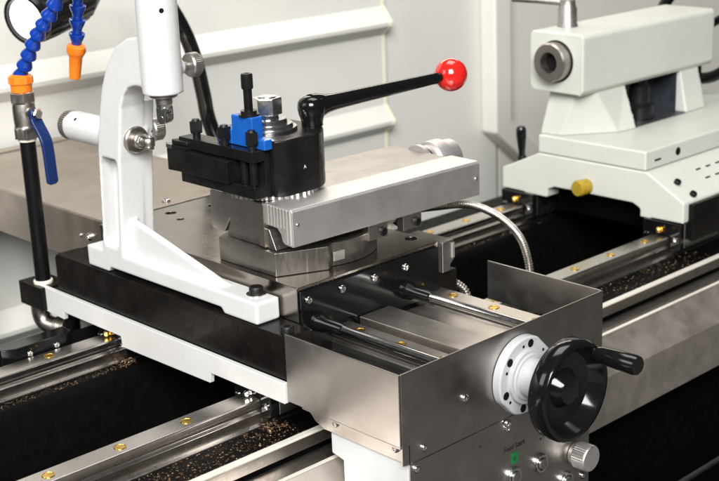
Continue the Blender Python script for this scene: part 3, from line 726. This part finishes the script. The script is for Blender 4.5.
build(MB().tube(arm, .0120, 20), 'flexible_arm', 'black_gloss', lam)
build(MB().lathe((.405, .643, -.1262), (0, 0, 1), [(0, .024), (.006, .024), (.012, .014), (.02, .012)], 32), 'arm_foot', 'black_oxide', lam)

# ================================================================ FLEXIBLE CONDUITS
def conduit(pts, r, name, label):
    path = catmull(pts, 10); fine = []; rads = []
    acc = 0; prev = path[0]
    LL = [0]
    for a, b in zip(path, path[1:]): LL.append(LL[-1]+(b-a).length)
    stp = .0008; n = int(LL[-1]/stp); i = 0
    for k in range(n):
        d = k*stp
        while LL[i+1] < d: i += 1
        fine.append(path[i].lerp(path[i+1], (d-LL[i])/(LL[i+1]-LL[i])))
        rads.append(r*(1, .98, .76, .66, .78)[k % 5])
    o = build(MB().tube(fine, r, 14, rads), name, 'nickel', ang=60)
    return tag(o, label, 'conduit')
conduit([(.30, .30, .030), (.316, .30, .043), (.372, .295, .039), (.431, .292, .029), (.482, .290, .004), (.522, .287, -.030), (.540, .284, -.064), (.545, .280, -.110), (.545, .280, -.2), (.5, .30, -.36)], .0056, 'flexible_conduit', 'ribbed metal conduit arching high from under the compound slide')
conduit([(.262, .230, -.034), (.2800, .225, -.030), (.304, .222, -.030), (.325, .215, -.040), (.335, .210, -.060), (.337, .208, -.12), (.337, .21, -.2), (.34, .29, -.36)], .0054, 'flexible_conduit', 'short ribbed metal conduit bending down under the cross slide bracket')

# ================================================================ TAILSTOCK
TX = .818
ts = thing('tailstock', 'pale grey cast tailstock on black bearing feet with steel quill', 'tailstock', (1.0, .39, -.075))
mb = MB()
basep = [(.209, -.0715), (.209, -.040), (.277, -.0015), (.487, -.0015), (.565, -.037), (.565, -.0715), (.470, -.0745), (.468, -.060), (.455, -.0545), (.300, -.0545), (.288, -.060), (.286, -.0735)]
mb.prism(basep, 'x', TX, 1.22)
cast(mb, 'base', 'grey_paint', ts, .0020, 2)
mb = MB().box(TX+.0005, 1.30, .2790, .4885, -.0008, .0295)
up_ = build(mb, 'upper_plate', 'grey_paint', ts, .003, 3)
screw('p', 'oil_hole', 'dark_hole', (.905, .2787, .0150), (0, -1, 0), .0065, up_)
build(MB().box(.842, .858, .2780, .2795, .0110, .0135), 'index_slot', 'dark_hole', up_)
hb = MB().prism([(.399, .108), (.399, .192), (.403, .1975), (.500, .1985), (.505, .194), (.505, .110), (.498, .103), (.406, .1010)], 'x', TX, 1.19)
cast(hb, 'housing', 'grey_paint', ts, .0020, 2)
nk = MB()
def frustum(mb, lo, hi, z0, z1):
    n = len(lo); mb.add([(x, y, z0) for x, y in lo]+[(x, y, z1) for x, y in hi], [list(range(n)), list(range(n, 2*n))[::-1]]+[(i, i+n, (i+1) % n+n, (i+1) % n) for i in range(n)])
frustum(nk, [(.825, .490), (.829, .452), (.905, .392), (.946, .385), (.940, .490)], [(.846, .484), (.838, .425), (.860, .4075), (.940, .4075), (.940, .484)], .0292, .106)
frustum(nk, [(1.098, .39), (1.158, .39), (1.158, .49), (1.098, .49)], [(1.100, .4075), (1.155, .4075), (1.155, .484), (1.100, .484)], .0292, .106)
nk.box(.92, 1.12, .465, .488, .0292, .104)
cast(nk, 'neck', 'grey_paint', ts, .0020, 3)
build(MB().box(.93, 1.105, .458, .4645, .031, .102), 'shade_back', 'recess_shade_dark', ts)  # dark plates line the neck opening, its shade put into their colour
build(MB().box(.9405, 1.0995, .392, .4575, .0297, .0310), 'shade_floor', 'recess_shade_grey', ts)
build(MB().box(.9405, .9415, .412, .4575, .0312, .1005), 'shade_cheek', 'recess_shade_dark', ts)
build(MB().box(1.0975, 1.0985, .412, .4575, .0312, .1005), 'shade_cheek', 'recess_shade_dark', ts)
build(MB().box(.9405, 1.0995, .410, .4575, .0998, .1008), 'shade_head', 'recess_shade_dark', ts)
build(MB().lathe((1.012, .428, .0312), (0, 0, 1), [(0, .026), (.022, .025), (.028, .018), (.055, .017), (.060, .012), (.068, .012)], 24), 'clamp_bolt', 'black_oxide', ts)
q = build(MB().lathe((TX+.004, .4515, .1530), (-1, 0, 0), [(0, .0310), (.022, .0310), (.0250, .0290), (.0250, .0168), (.022, .0158), (-.0, .013), (-.0, 0)], 48), 'quill', 'slide_steel', ts, ang=25)
build(MB().lathe((TX-.0005, .4515, .1530), (-1, 0, 0), [(0, .0335), (.0015, .0335), (.0020, .0322)], 48), 'quill_ring', 'black_oxide', q)
build(MB().lathe((TX-.006, .4515, .1530), (-1, 0, 0), [(0, .0138), (.001, .0138), (.001, 0)], 32), 'taper_bore', 'dark_hole', q)
le = build(MB().lathe((.882, .480, .1975), (0, 0, 1), [(0, .0170), (.004, .0165), (.006, .0155), (.030, .0152), (.034, .0130), (.044, .0125), (.046, 0)], 36), 'clamp_lever', 'knurl_grey', ts, ang=30)
build(MB().tube([(.882, .480, .236), (.862, .520, .240), (.842, .562, .2425)], .0055, 14), 'lever_arm', 'knurl_grey', le)
build(MB().lathe((TX+.001, .389, -.0420), (-1, .12, 0), [(0, .0125), (.0095, .0125), (.0115, .0100), (.013, .0100), (.0145, .0130), (.020, .0135), (.0235, .0115), (.024, 0)], 28), 'oil_plug', 'yellow_plastic', ts, ang=40)
bk_ = build(MB().lathe((.835, .536, -.030), (-.05, 0, 1), [(0, .008), (.012, .008), (.014, .006), (.020, .0055), (.048, .0085), (.060, .0085), (.064, .006), (.064, 0)], 24), 'lock_lever', 'black_gloss', ts)
build(MB().box(TX+.012, 1.22, .1985, .2088, -.100, -.0425), 'front_skirt', 'black_block', ts, .002)
build(MB().box(TX+.03, 1.22, .30, .47, -.10, -.0600), 'clamp_block', 'pit_black', ts)
for x, y in ((.850, .243), (.853, .2165)):
    z = -.0015-(.277-y)*(.0385/.068)
    screw('c', 'socket_screw', 'black_oxide', (x, y, z+.001), (0, -.49, .87), .0055, ts)
rv = random.Random(5)
for k in range(6):
    x = .925+(k % 3)*.028; y = .236+(k//3)*.018; z = -.0015-(.277-y)*(.0385/.068)
    s0 = MB().box(-.006, .006, -.0012, .0012, -.0005, .0006)
    s0.xf(Matrix.Translation((x, y, z+.0006)) @ Matrix.Rotation(R(29.5), 4, 'X'))
    build(s0, 'vent_slot', 'dark_hole', ts)
def bearing_ts(yc, glint):
    zt = -.0725
    prof = [(yc-.034, zt), (yc-.034, -.112), (yc-.0165, -.116), (yc-.0165, ZR+.0015), (yc+.0165, ZR+.0015), (yc+.0165, -.116), (yc+.034, -.112), (yc+.034, zt)]
    b = build(MB().prism(prof, 'x', TX+.006, TX+.10), 'bearing_block', 'satin_steel', ts, .001)
    build(MB().prism([(y, z-.0004) for y, z in prof], 'x', TX-.006, TX+.0058), 'end_seal', 'black_gloss', b, .0015)
    build(MB().lathe((TX-.006, yc, -.084), (-1, 0, 0), [(0, .0048), (.003, .0048), (.003, .0032), (.006, .0032), (.008, .0045), (.011, .002), (.011, 0)], 14), 'grease_nipple', glint, b)
    for s_ in (-1, 1): build(MB().lathe((TX-.006, yc+s_*.026, -.096), (-1, 0, 0), [(0, .0038), (.0015, .0038), (.002, .0022), (.002, 0)], 12), 'screw', 'bright_steel', b)
bearing_ts(.2435, 'brass'); bearing_ts(.5285, 'brass')
# handwheel at the tailstock's far end
wl = build(MB().lathe((1.192, .452, .150), (1, 0, 0), [(0, .03), (.02, .03), (.03, .022), (.045, .022)], 32), 'wheel_boss', 'black_oxide', ts)
tor = MB(); tp_ = [(1.225, .452+.085*math.cos(2*math.pi*k/48), .150+.085*math.sin(2*math.pi*k/48)) for k in range(49)]
tor.tube(tp_, .0105, 14)
for a in (30, 150, 270): tor.tube([(1.225, .452+.02*math.cos(R(a)), .150+.02*math.sin(R(a))), (1.225, .452+.085*math.cos(R(a)), .150+.085*math.sin(R(a)))], .0075, 12)
build(tor, 'wheel_rim', 'black_gloss', wl)
